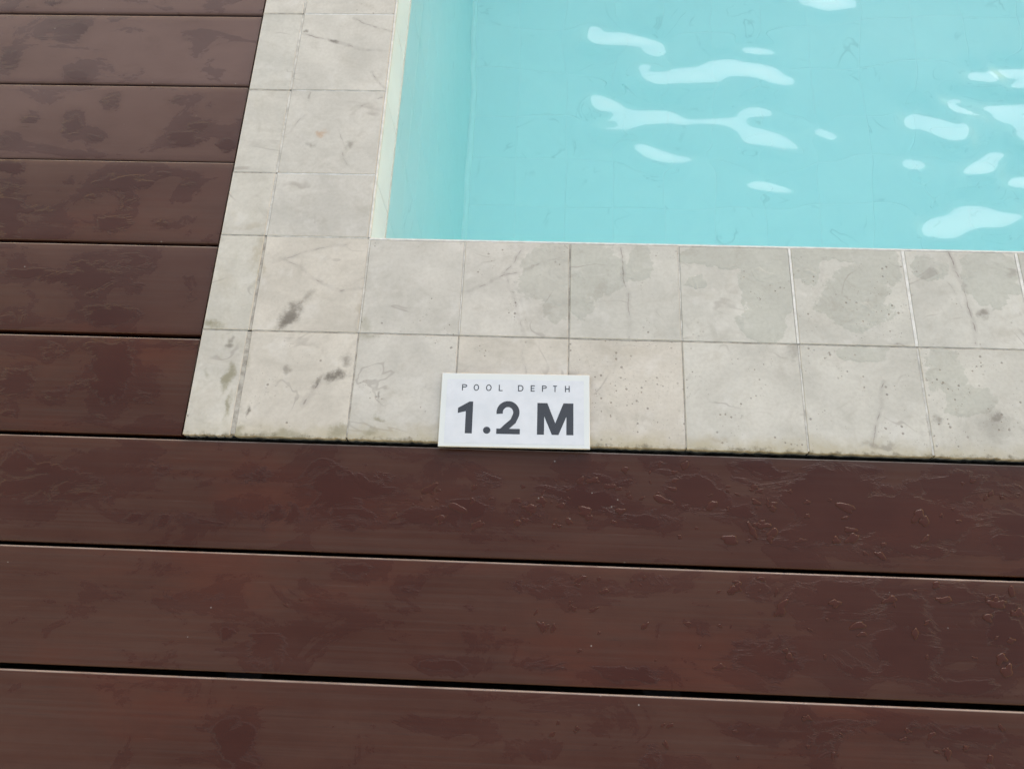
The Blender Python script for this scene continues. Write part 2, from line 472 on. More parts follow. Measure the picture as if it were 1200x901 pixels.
# wet places: pixel of the photograph, half sizes in pixels, amount
WET = [
 (80,35,24,13,.55),(52,42,10,6,.45),(12,70,12,12,.5),(92,86,14,8,.4),(25,10,20,5,.3),(66,4,16,4,.45),
 (132,120,11,9,.5),(85,146,11,14,.55),(33,142,10,8,.4),(112,160,13,7,.4),(10,165,14,10,.4),(215,163,24,10,.5),(230,148,20,6,.45),(265,170,12,6,.45),(205,118,12,6,.35),
 (148,214,34,9,.6),(152,235,13,24,.5),(133,262,20,12,.55),(106,231,8,5,.5),(80,211,7,4,.45),(8,240,20,26,.55),(42,246,22,5,.5),(12,270,18,14,.5),(10,197,24,8,.5),(222,214,12,9,.45),(196,205,14,5,.5),(190,262,12,6,.4),
 (112,325,32,22,.6),(48,322,48,8,.55),(155,310,28,14,.5),(130,366,38,12,.5),(18,372,20,10,.5),(150,338,20,16,.4),(220,340,14,20,.3),
 (132,440,22,40,.62),(112,402,16,10,.5),(60,412,22,12,.4),(18,445,22,18,.5),(66,462,16,12,.5),(95,450,12,8,.4),(10,480,14,12,.5),(170,455,18,28,.3),(215,400,25,8,.4),
 (58,565,66,24,.5),(16,552,22,26,.5),(170,545,28,18,.35),(300,562,30,14,.4),(404,572,56,22,.55),(378,548,28,10,.45),(330,600,60,16,.45),(200,610,70,12,.3),(420,610,60,10,.45),
 (548,590,30,14,.55),(505,605,44,10,.5),(570,560,20,10,.35),(620,600,30,14,.5),(650,575,36,12,.4),(690,585,40,14,.55),(720,560,34,10,.4),(760,610,40,12,.5),
 (815,574,32,20,.65),(770,545,24,8,.5),(850,600,40,14,.45),(890,560,40,12,.45),(975,590,60,44,.68),(1060,610,90,38,.66),(1110,570,50,20,.55),(930,625,50,20,.5),(1185,625,30,26,.6),(1010,552,40,8,.4),(1180,575,20,10,.45),(880,545,26,8,.45),
 (415,669,24,10,.55),(310,765,24,24,.58),(265,741,9,8,.55),(355,783,10,6,.5),(240,700,60,12,.25),(520,780,36,8,.5),(550,712,8,6,.5),(480,690,20,8,.3),(210,670,40,8,.3),
 (886,688,17,14,.62),(985,702,56,24,.62),(1065,720,34,24,.6),(1062,765,44,34,.62),(900,770,44,30,.5),(1000,770,30,36,.4),(820,736,14,8,.52),(715,690,14,8,.5),(650,690,50,18,.4),(730,790,56,10,.5),(755,680,30,8,.4),(1186,750,24,34,.6),(1120,695,30,16,.5),(1125,802,50,12,.55),(640,780,30,8,.4),(1170,705,20,10,.5),
 (280,872,20,30,.6),(262,856,16,12,.6),(290,892,26,14,.55),(640,880,20,14,.35),(765,890,16,14,.5),(965,868,16,20,.5),(1145,866,44,14,.55),(990,852,50,10,.4),(1080,850,30,8,.45),(870,858,50,8,.35),(1180,895,30,10,.5),(500,850,60,10,.25),
]
WETW = []
for (u, v, ru, rv, a) in WET:
    c = ground(u, v, DT); ex = ground(u + ru, v, DT); ey = ground(u, v + rv, DT)
    WETW.append((c[0], c[1], math.hypot(ex[0] - c[0], ex[1] - c[1]), math.hypot(ey[0] - c[0], ey[1] - c[1]), a))
WETW = np.array(WETW)

def wetness(x, y):
    f = np.zeros_like(x)
    for cx, cy, rx, ry, a in WETW:
        d2 = ((x - cx) / rx) ** 2 + ((y - cy) / ry) ** 2
        f = np.maximum(f, a * np.exp(-0.55 * d2 ** 1.5))
    return f

PLANK_W, PLANK_T = 0.1374, 0.028
def plank(x0, x1, ytop, fine):
    """one board: rounded long edges, far edge at ytop; the top is gridded so wetness can be laid out on it"""
    r = 0.0026
    y0, y1 = ytop - PLANK_W, ytop
    prof = [(y0, DT - PLANK_T), (y0, DT - r)]
    for a in (0.33, 0.66):
        t = a * math.pi / 2
        prof.append((y0 + r - r * math.cos(t), DT - r + r * math.sin(t)))
    ny = 15 if fine else 3
    for k in range(ny + 1):
        prof.append((y0 + r + (PLANK_W - 2 * r) * k / ny, DT))
    for a in (0.66, 0.33):
        t = a * math.pi / 2
        prof.append((y1 - r + r * math.cos(t), DT - r + r * math.sin(t)))
    prof += [(y1, DT - r), (y1, DT - PLANK_T)]
    n = len(prof)
    nx = max(2, int((x1 - x0) / (0.010 if fine else 0.25)))
    V = []
    for i in range(nx + 1):
        x = x0 + (x1 - x0) * i / nx
        sag = 0.00015 * math.sin(x * 5.0 + ytop * 40)
        for (yy, zz) in prof:
            V.append((x, yy, zz + sag))
    F = []
    for i in range(nx):
        for k in range(n):
            k2 = (k + 1) % n
            F.append((i * n + k, i * n + k2, (i + 1) * n + k2, (i + 1) * n + k))
    c0 = len(V)
    V += V[:n] + V[nx * n:nx * n + n]
    F.append(tuple(range(c0 + n - 1, c0 - 1, -1)))
    F.append(tuple(c0 + n + k for k in range(n)))
    me = mesh_from("plank", V, [tuple(reversed(f)) for f in F], True)
    A = np.array(V)
    w = wetness(A[:, 0], A[:, 1]) if fine else np.full(len(V), 0.1)
    at = me.attributes.new("wet", 'FLOAT', 'POINT')
    at.data.foreach_set("value", w.astype(np.float32))
    wn_ = ((A[:, 1] > y1 - r * 0.75) & (A[:, 2] > DT - r * 0.95)).astype(np.float32)  # far bevel, where the sky highlight is painted as a pale line
    sk = np.clip(0.86 - (A[:, 1] + 0.06) / 0.52 + 0.12 * np.sin(A[:, 0] * 5 + ytop * 31), 0, 1)   # sky sheen painted into the board colour, paler with distance
    at = me.attributes.new("sheen_falloff", 'FLOAT', 'POINT')
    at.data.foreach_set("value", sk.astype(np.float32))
    at = me.attributes.new("edge_glint", 'FLOAT', 'POINT')
    at.data.foreach_set("value", wn_)
    for f_ in (me.polygons[-1], me.polygons[-2]):
        f_.use_smooth = False
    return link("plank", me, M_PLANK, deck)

TOPS = [0.4064, 0.2651, 0.1262, -0.0159, -0.1590, -0.3012, -0.4431, -0.5867, -0.7290]
TOPS = [0.4064 + 0.1422 * k for k in range(9, 0, -1)] + TOPS + [-0.7290 - 0.1425 * k for k in range(1, 6)]
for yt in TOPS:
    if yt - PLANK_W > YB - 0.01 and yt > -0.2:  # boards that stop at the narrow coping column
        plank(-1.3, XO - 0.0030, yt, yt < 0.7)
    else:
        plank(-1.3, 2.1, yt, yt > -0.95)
for x in (-1.1, -0.65, -0.262):
    link("joist", box_mesh("joist", x - 0.022, x + 0.022, YB - 0.005, 1.75, -0.125, DT - PLANK_T - 0.002), M_JOIST, deck)
for x in (-1.1, -0.6, -0.1, 0.4, 0.9, 1.4, 1.9):
    link("joist", box_mesh("joist", x - 0.022, x + 0.022, -1.6, YB - 0.012, -0.125, DT - PLANK_T - 0.002), M_JOIST, deck)

# ------------------------------------------------------------------ coping tiles
coping = empty("pool_coping", "structure")
tag(coping, "two rows of pale stone coping tiles round the pool edge", kind="structure")

def gp(u, v): 
    p = ground(u, v); return (float(p[0]), float(p[1]))
def gr(u, v, ru, rv):
    c = ground(u, v); ex = ground(u + ru, v); ey = ground(u, v + rv)
    return (float(np.hypot(*(ex - c)[:2])), float(np.hypot(*(ey - c)[:2])))
DARK = (0.15, 0.13, 0.105); OLIVE = (0.22, 0.20, 0.125); TAN = (0.36, 0.31, 0.23); RUST = (0.42, 0.26, 0.15)
def st(u, v, ru, rv, deg=0.0, amt=0.8, colr=DARK): return (gp(u, v), gr(u, v, ru, rv), math.radians(deg), amt, colr)
def wt(u, v, ru, rv, deg=0.0): return (gp(u, v), gr(u, v, ru, rv), math.radians(deg))
def vein(pts, w=0.0012, amt=0.6): return ([gp(*p) for p in pts], w, amt)

WARM = (1.045, 0.995, 0.93); COOL = (0.93, 0.965, 0.955); MID = (0.985, 0.98, 0.955)
FEAT = {
 'A-1': dict(tint=WARM, veins=[vein([(322, 307), (345, 299), (372, 291), (405, 286)], .0014, .45), vein([(330, 302), (352, 315), (375, 330), (398, 341), (426, 338)], .0014, .5), vein([(378, 333), (410, 335), (428, 325)], .001, .3)],
        stains=[st(338, 370, 22, 10, 52, .75), st(330, 378, 12, 7, 40, .6), st(362, 348, 10, 5, 45, .35), st(309, 315, 3, 10, 0, .5, TAN), st(420, 365, 4, 20, 0, .35, TAN)]),
 'B-1': dict(tint=WARM, veins=[vein([(372, 450), (355, 474)], .002, .7), vein([(330, 468), (312, 484)], .0012, .35)],
        stains=[st(393, 441, 15, 7, 15, .8), st(405, 424, 9, 8, 30, .55), st(370, 447, 5, 9, -30, .6), st(290, 481, 2.5, 9, -8, .7), st(336, 433, 4, 5, 0, .45), st(285, 430, 5, 22, -10, .35, OLIVE), st(400, 505, 18, 8, 0, .55, OLIVE), st(330, 508, 30, 5, 0, .5, OLIVE), st(276, 505, 8, 8, 0, .6, OLIVE)], pits=.25, edge_dirt=.6),
 'NA': dict(tint=(.97, .97, .92), stains=[st(246, 380, 16, 6, 0, .75, OLIVE), st(302, 295, 5, 22, -10, .5, TAN), st(305, 315, 4, 14, 0, .5, OLIVE), st(265, 330, 14, 20, 0, .2, TAN)], left_dirt=.35),
 'NB': dict(tint=(.98, .97, .93), stains=[st(267, 442, 6, 18, -12, .7, OLIVE), st(265, 405, 5, 5, 0, .6), st(270, 398, 4, 3, 0, .5), st(266, 475, 3.5, 16, -8, .65, OLIVE), st(243, 440, 4, 6, 0, .35, OLIVE), st(222, 484, 2, 2, 0, .9), st(214, 499, 2.5, 5, 0, .7), st(240, 470, 16, 22, 0, .2, TAN)], left_dirt=.45, edge_dirt=.35),
 'N1': dict(tint=(.97, .97, .93), stains=[st(300, 265, 26, 4, 5, .35, TAN)], left_dirt=.25),
 'W1': dict(tint=(.95, .955, .945), veins=[vein([(370, 245), (368, 272)], .001, .3)]),
 'N2': dict(tint=(.98, .985, .96), left_dirt=.15),
 'W2': dict(tint=(.98, .985, .97), veins=[vein([(337, 158), (358, 134)], .001, .5), vein([(412, 135), (422, 126), (450, 113)], .001, .55), vein([(395, 150), (405, 176)], .001, .4), vein([(400, 180), (408, 195)], .001, .5)], stains=[st(376, 156, 8, 4, 0, .6, RUST), st(365, 170, 6, 4, 0, .4), st(410, 168, 5, 6, 0, .45), st(362, 113, 3, 4, 0, .4), st(326, 203, 8, 4, 0, .5, RUST)]),
 'N3': dict(tint=(.96, .98, .965)),
 'W3': dict(tint=(.98, .985, .97), veins=[vein([(355, 40), (385, 48), (410, 54), (432, 60), (460, 60)], .0013, .7), vein([(415, 22), (440, 32), (462, 38)], .001, .6), vein([(436, 85), (450, 104)], .001, .6)], stains=[st(390, 49, 7, 2.5, -10, .7), st(358, 37, 4, 2, 0, .6)]),
 'A0': dict(tint=(.955, .96, .945), pits=.12, stains=[st(430, 380, 8, 12, 0, .3, OLIVE)]),
 'B0': dict(tint=(.965, .965, .95), pits=.3, edge_dirt=.75, stains=[st(445, 490, 9, 3, 0, .6, OLIVE), st(443, 465, 2, 8, 0, .5), st(430, 395, 16, 6, 0, .35, OLIVE), st(433, 505, 10, 6, 0, .5, OLIVE), st(500, 500, 24, 8, 0, .4, TAN)]),
 'A1': dict(tint=(.99, .99, .975), pits=.12, veins=[vein([(545, 343), (575, 331), (596, 323), (622, 312), (655, 302)], .0013, .55), vein([(596, 326), (604, 355), (612, 393)], .0013, .6), vein([(592, 322), (605, 300), (613, 288)], .0013, .5), vein([(604, 330), (612, 362), (618, 390)], .001, .35)], wets=[wt(650, 318, 46, 36, 0), wt(655, 355, 18, 22, 0)]),
 'B1': dict(tint=WARM, pits=.2, edge_dirt=.5, veins=[vein([(612, 400), (616, 440)], .001, .4)]),
 'A2': dict(tint=(.955, .985, .965), pits=.1, veins=[vein([(728, 291), (731, 320), (736, 345), (737, 396)], .0016, .5)], wets=[wt(690, 315, 42, 38, 0), wt(750, 308, 16, 22, 0), wt(680, 352, 14, 22, 0)]),
 'B2': dict(tint=WARM, pits=1.0, edge_dirt=.85, stains=[st(745, 410, 45, 6, 0, .2, TAN)]),
 'A3': dict(tint=(.95, .985, .965), pits=.15, wets=[wt(900, 330, 34, 55, 0), wt(850, 300, 60, 14, 0), wt(895, 380, 30, 22, 0), wt(815, 330, 14, 8, 0)], veins=[]),
 'B3': dict(tint=(.965, .985, .96), pits=.45, edge_dirt=.75, stains=[st(930, 412, 10, 12, 0, .35), st(840, 515, 14, 6, 0, .5, TAN)]),
 'A4': dict(tint=(.93, .965, .945), pits=.4, wets=[wt(1000, 350, 42, 38, 0), wt(945, 310, 22, 26, 0), wt(1030, 310, 26, 24, 0), wt(990, 298, 60, 8, 0)], veins=[vein([(966, 302), (962, 330)], .001, .5)]),
 'B4': dict(tint=(.965, .99, .965), pits=.3, edge_dirt=.75, veins=[vein([(1035, 447), (1032, 475), (1027, 498), (1023, 526)], .0012, .65)], wets=[wt(1010, 414, 34, 10, 0)], stains=[st(1035, 522, 24, 4, 0, .4)]),
 'A5': dict(tint=(.94, .975, .96), pits=.15, veins=[vein([(1112, 294), (1118, 315), (1130, 335), (1137, 365), (1145, 402)], .0016, .7), vein([(1110, 330), (1128, 360)], .001, .3)], stains=[st(1151, 367, 9, 5, 0, .6)], wets=[wt(1160, 325, 34, 38, 0), wt(1090, 315, 22, 14, 0)]),
 'B5': dict(tint=(.955, .975, .945), pits=.7, edge_dirt=.6, stains=[st(1098, 490, 5, 7, 0, .5), st(1165, 500, 24, 20, 30, .25), st(1170, 492, 8, 4, 30, .5)], wets=[wt(1110, 435, 26, 32, 0), wt(1135, 470, 30, 18, 0)]),
 'A6': dict(tint=(.94, .975, .96), pits=.15, wets=[wt(1210, 330, 40, 40, 0)]),
}
_tm = {}
def tmat(key, seed):
    if key not in FEAT:
        k2 = 'plain%d' % (seed % 3)
        if k2 not in _tm:
            _tm[k2] = tile_material("coping_tile_" + k2, 31 + seed % 3, tint=MID, pits=.2)
        return _tm[k2]
    if key not in _tm:
        _tm[key] = tile_material("coping_tile_" + key, seed, **FEAT[key])
    return _tm[key]

TT = 0.011                                     # tile thickness
def tile(key, seed, x0, x1, y0, y1, rough_near=False, gx0=.0012, gx1=.0012, gy0=.0009, gy1=.0009, slantl=0.0):
    x0 += gx0; x1 -= gx1; y0 += gy0; y1 -= gy1
    dz = random.uniform(-.0004, .0004)
    rr = random.Random(seed * 13 + 5)
    if rough_near:
        pts = []
        n = 26
        for i in range(n + 1):
            t = i / n
            j = abs(rr.gauss(0, .0006)) + (.0016 * rr.random() if rr.random() < .18 else 0)
            pts.append((x0 + (x1 - x0) * t, y0 + (j if 0 < i < n else .0008)))
        pts += [(x1, y1), (x0, y1)]
        me = outline_slab("tile", pts, -TT, dz, .0006)
    else:
        me = box_mesh("tile", x0, x1, y0, y1, -TT, dz, .0008)
    return link("tile", me, tmat(key, seed), coping)

WIDE = {4: .0018, 5: .0022, 6: .0022}           # half widths of the broad white joints
sd = 1
# narrow column and wide column at the left, bottom to top
cols = [('B', YB, YC), ('A', YC, 0.0)] + [(str(i + 1), YJ[i], YJ[i + 1]) for i in range(len(YJ) - 1)]
for i, (nm, y0, y1) in enumerate(cols):
    b_ = nm == 'B'
    tile('N' + nm, sd, XO, XN, y0, y1, rough_near=b_, gx1=.0030 if b_ else .0017); sd += 1
    key = nm + '-1' if nm in 'AB' else 'W' + nm
    tile(key, sd, XN, 0.0, y0, y1, rough_near=b_, gx0=.0030 if b_ else .0017, gx1=.0032 if nm not in 'AB' else .0014); sd += 1
for j in range(len(XJ) - 1):
    hl, hr = WIDE.get(j, .0011), WIDE.get(j + 1, .0011)
    tile('A%d' % j, sd, XJ[j], XJ[j + 1], YC, 0.0, gx0=hl, gx1=hr, gy1=.0030); sd += 1
    tile('B%d' % j, sd, XJ[j], XJ[j + 1], YB, YC, rough_near=True, gx0=hl * .7, gx1=hr * .7); sd += 1

# bedding under the tiles and grout in the joints
XE = XJ[-1]; YE = YJ[-1]
def jag_bed(name, x0, x1, yn, yf, z0, z1):
    pts = []
    n = int((x1 - x0) / .006)
    for i in range(n + 1):
        pts.append((x0 + (x1 - x0) * i / n, yn - abs(rng.normal(0, .0011)) + .0008))
    pts += [(x1, yf), (x0, yf)]
    return link(name, outline_slab(name, pts, z0, z1, .0004), M_MORTAR, coping)
jag_bed("mortar_bed", XO + .001, XE, YB + .0005, -0.012, -0.13, -TT - .0005)
link("mortar_bed", box_mesh("mortar_bed", XO + .001, -0.012, -0.0115, YE, -0.13, -TT - .0006), M_MORTAR, coping)
def grout(x0, x1, y0, y1, mat, top=-.0016):
    return link("grout_joint", box_mesh("grout_joint", x0, x1, y0, y1, -TT - .0002, top), mat, coping)
e = .0002
for j in range(1, len(XJ) - 1):
    h = WIDE.get(j, .0011)
    grout(XJ[j] - h + e, XJ[j] + h - e, YC + .0014, -.0031, M_GROUT_WHITE if j >= 4 else (M_GROUT_PALE if j != 2 else M_GROUT_GREY), -.0004 if j >= 4 else -.0008)
    h *= .7
    grout(XJ[j] - h + e, XJ[j] + h - e, YB + .004, YC - .0014, M_GROUT_PALE if j >= 4 else M_GROUT_GREY, -.0007)
grout(XN + .0031, XE, YC - .0007, YC + .0007, M_GROUT_GREY, -.0007)
grout(-.0013, .0010, YB + .004, YC - .0014, M_GROUT_GREY, -.0007)
grout(-.0013, .0010, YC + .0014, -.0031, M_GROUT_PALE, -.0006)
grout(XN - .0029, XN + .0029, YB + .004, YC - .0012, M_GROUT_GREY, -.0007)
for i, (nm, y0, y1) in enumerate(cols[1:]):
    grout(XN - .0016, XN + .0016, y0 + .0012, y1 - .0012, M_GROUT_PALE if i else M_GROUT_GREY, -.0007)
grout(XO + .001, XN - .0030, YC - .0007, YC + .0007, M_GROUT_GREY, -.0007)
for i, y in enumerate(YJ[:-1]):
    grout(XO + .001, XN - .0013, y - .0010, y + .0010, M_GROUT_GREY, -.0007)
    grout(XN + .0013, -.0035, y - .0011, y + .0011, M_GROUT_WHITE if i % 2 else M_GROUT_PALE, -.0007)
# white grout arris along the pool side of the coping
link("edge_grout", box_mesh("edge_grout", -.0012, XE, -.0028, .0004, -.0065, -.0004, .0006), M_GROUT_WHITE, coping)
link("edge_grout", box_mesh("edge_grout", -.0030, .0002, .0012, YE, -.0065, -.0006, .0006), M_GROUT_WHITE, coping)

# ------------------------------------------------------------------ pool basin
basin = empty("pool_basin", "structure")
tag(basin, "pool basin lined with pale square tiles", kind="structure")
def shell(name, x0, x1, y0, y1, z0, z1, mat=M_POOLGROUT):
    return link(name, box_mesh(name, x0, x1, y0, y1, z0, z1), mat, basin)
TB = 0.007                                     # lining tile thickness
shell("basin_floor", -.08, PX1 + .05, -.08, PY1 + .05, DEPTH - .1, DEPTH - .0007, M_FLOORFAR)
shell("basin_wall", -.08, -.0046, -.08, PY1 + .05, DEPTH - .0055, -TT - .014)
shell("basin_wall", -.0044, PX1 + .05, -.08, -.0048, DEPTH - .0055, -TT - .0142)
shell("basin_wall", PX1, PX1 + .05, -.004, PY1, DEPTH - .0055, 0.0, M_FLOORFAR)
shell("basin_wall", -.004, PX1, PY1, PY1 + .05, DEPTH - .0055, 0.0, M_FLOORFAR)
S = 0.152; G_ = 0.0022
ft = box_mesh("floor_tile", G_ / 2, S - G_ / 2, G_ / 2, S - G_ / 2, -TB, 0.0, .0008)
for i in range(13):
    for j in range(17):
        if i * j > 140: continue
        o = link("floor_tile", ft, M_POOLTILE, basin)
        o.location = (i * S, j * S, DEPTH + random.uniform(-.0004, .0004))
# wall tiles, left wall (face at x = 0) and near wall (face at y = 0)
wtm = box_mesh("wall_tile", G_ / 2, S - G_ / 2, G_ / 2, S - G_ / 2, -TB, 0.0, .0008)
wtl = wtm.copy()
def wall_tiles(left, count):
    z = -0.0075
    rows = []
    while z > DEPTH + .002:
        zl = max(z - (0.0950 if not rows else S), DEPTH + .001)
        rows.append((zl, z)); z = zl if len(rows) > 1 else -0.1085
    for (z0, z1) in rows:
        fz = (z1 - z0) / S
        for j in range(count):
            o = link("wall_tile", wtm if z1 < -.05 else wtl, M_WALLTILE if z1 < -.05 else M_LIPTILE, basin)
            if left:   # local x -> world y, local y -> world z, local z -> world x
                y0 = YJ[0] if j == 0 else YJ[1] + (j - 1) * 0.1516
                wdt = YJ[1] if j == 0 else 0.1516
                o.matrix_world = Matrix(((0, 0, 1, -.0036), (wdt / S, 0, 0, y0), (0, fz, 0, z0), (0, 0, 0, 1)))
            else:      # faces +y
                o.matrix_world = Matrix(((-1, 0, 0, (j + 1) * S), (0, 0, 1, -.0038), (0, fz, 0, z0), (0, 0, 0, 1)))
for nm_, bx4 in (("waterline_grout", (-.0062, -.0030, .0002, 2.2, -.1083, -.1027)),):
    link(nm_, box_mesh(nm_, *bx4), M_GROUT_WHITE, basin)
# white coved grout where the left wall meets the floor
cv = [(0, 0)] + [(.005 + .012 * math.cos(t * math.pi / 6), .012 * math.sin(t * math.pi / 6)) for t in range(0, 6)] + [(0, .011)]
Vc = [(x - .0034, y, DEPTH + z + .0004) for y in (.003, PY1 - .01) for x, z in cv]
nc = len(cv)
Fc = [(i, nc + i, nc + (i + 1) % nc, (i + 1) % nc) for i in range(nc)] + [tuple(range(nc)), tuple(range(2 * nc - 1, nc - 1, -1))]
link("corner_grout", mesh_from("corner_grout", Vc, Fc), M_COVE, basin)
wall_tiles(True, 15)
wall_tiles(False, 12)

# ------------------------------------------------------------------ water: a closed body with a rippled top
# crests seen in the photograph (outlines in its pixels); each is a slope of the surface facing the bright sky
RIPPLES = [
 [(750,88),(783,85),(800,80),(820,78),(837,69),(860,67),(883,72),(907,78),(912,87),(920,92),(920,101),(903,97),(887,90),(863,88),(847,90),(842,97),(800,99),(773,102),(758,100)],
 [(870,57),(880,54),(895,56),(904,58),(893,62),(880,63),(872,61)],
 [(688,52),(692,43),(715,42),(733,38),(755,43),(775,48),(773,53),(745,51),(720,53),(700,55)],
 [(695,125),(699,112),(712,113),(724,117),(730,123),(722,129),(705,131),(696,131)],
 [(702,152),(720,149),(730,138),(745,128),(770,126),(790,127),(800,139),(840,138),(862,137),(868,128),(880,121),(900,125),(902,133),(882,140),(882,147),(912,156),(913,170),(928,182),(900,173),(872,172),(868,160),(855,147),(820,144),(800,146),(785,143),(755,147),(735,155),(715,157),(703,155)],
 [(744,172),(753,168),(770,173),(790,180),(800,182),(824,186),(808,188),(795,192),(775,192),(755,187),(746,178)],
 [(876,217),(890,210),(900,212),(928,223),(925,228),(900,225),(880,221)],
 [(957,150),(965,150),(977,163),(975,167),(965,162)],
 [(1065,131),(1075,128),(1077,122),(1085,132),(1105,138),(1125,150),(1131,158),(1130,168),(1118,170),(1100,162),(1080,150),(1068,138)],
 [(1138,82),(1145,83),(1167,97),(1166,100),(1150,96),(1140,90)],
 [(1112,111),(1120,112),(1150,120),(1175,120),(1215,119),(1230,150),(1215,175),(1200,172),(1190,160),(1180,147),(1160,131),(1135,121),(1118,118)],
 [(1171,77),(1190,79),(1215,83),(1215,108),(1187,104),(1187,98),(1196,95),(1185,84)],
 [(1063,185),(1068,184),(1077,195),(1077,202),(1070,200),(1064,191)],
 [(1134,200),(1140,190),(1153,183),(1157,176),(1172,178),(1175,184),(1167,190),(1166,204),(1150,206),(1135,204)],
 [(1180,210),(1190,206),(1215,206),(1215,228),(1190,219)],
 [(1087,258),(1095,250),(1115,250),(1118,240),(1135,236),(1155,240),(1170,248),(1200,257),(1185,265),(1175,273),(1150,270),(1135,272),(1120,283),(1110,285),(1095,280),(1088,270)],
 [(948,-4),(990,-4),(985,9),(970,13),(955,7)],
]
def poly_dist(px, py, poly):
    """signed distance (positive inside) of many points to one polygon"""
    d2 = np.full(px.shape, 1e9); inside = np.zeros(px.shape, bool)
    n = len(poly)
    for i in range(n):
        ax, ay = poly[i]; bx, by = poly[(i + 1) % n]
        ex, ey = bx - ax, by - ay
        t = np.clip(((px - ax) * ex + (py - ay) * ey) / (ex * ex + ey * ey + 1e-12), 0, 1)
        d2 = np.minimum(d2, (px - ax - t * ex) ** 2 + (py - ay - t * ey) ** 2)
        cr = ((ay > py) != (by > py)) & (px < (bx - ax) * (py - ay) / (by - ay + 1e-12) + ax)
        inside ^= cr
    d = np.sqrt(d2)
    return np.where(inside, d, -d)

def blur(a, s, axis):
    k = int(3 * s) + 1
    w = np.exp(-0.5 * (np.arange(-k, k + 1) / s) ** 2); w /= w.sum()
    pad = [(0, 0), (0, 0)]; pad[axis] = (k, k)
    b_ = np.pad(a, pad, mode='edge')
    return np.apply_along_axis(lambda r: np.convolve(r, w, 'valid'), axis, b_)

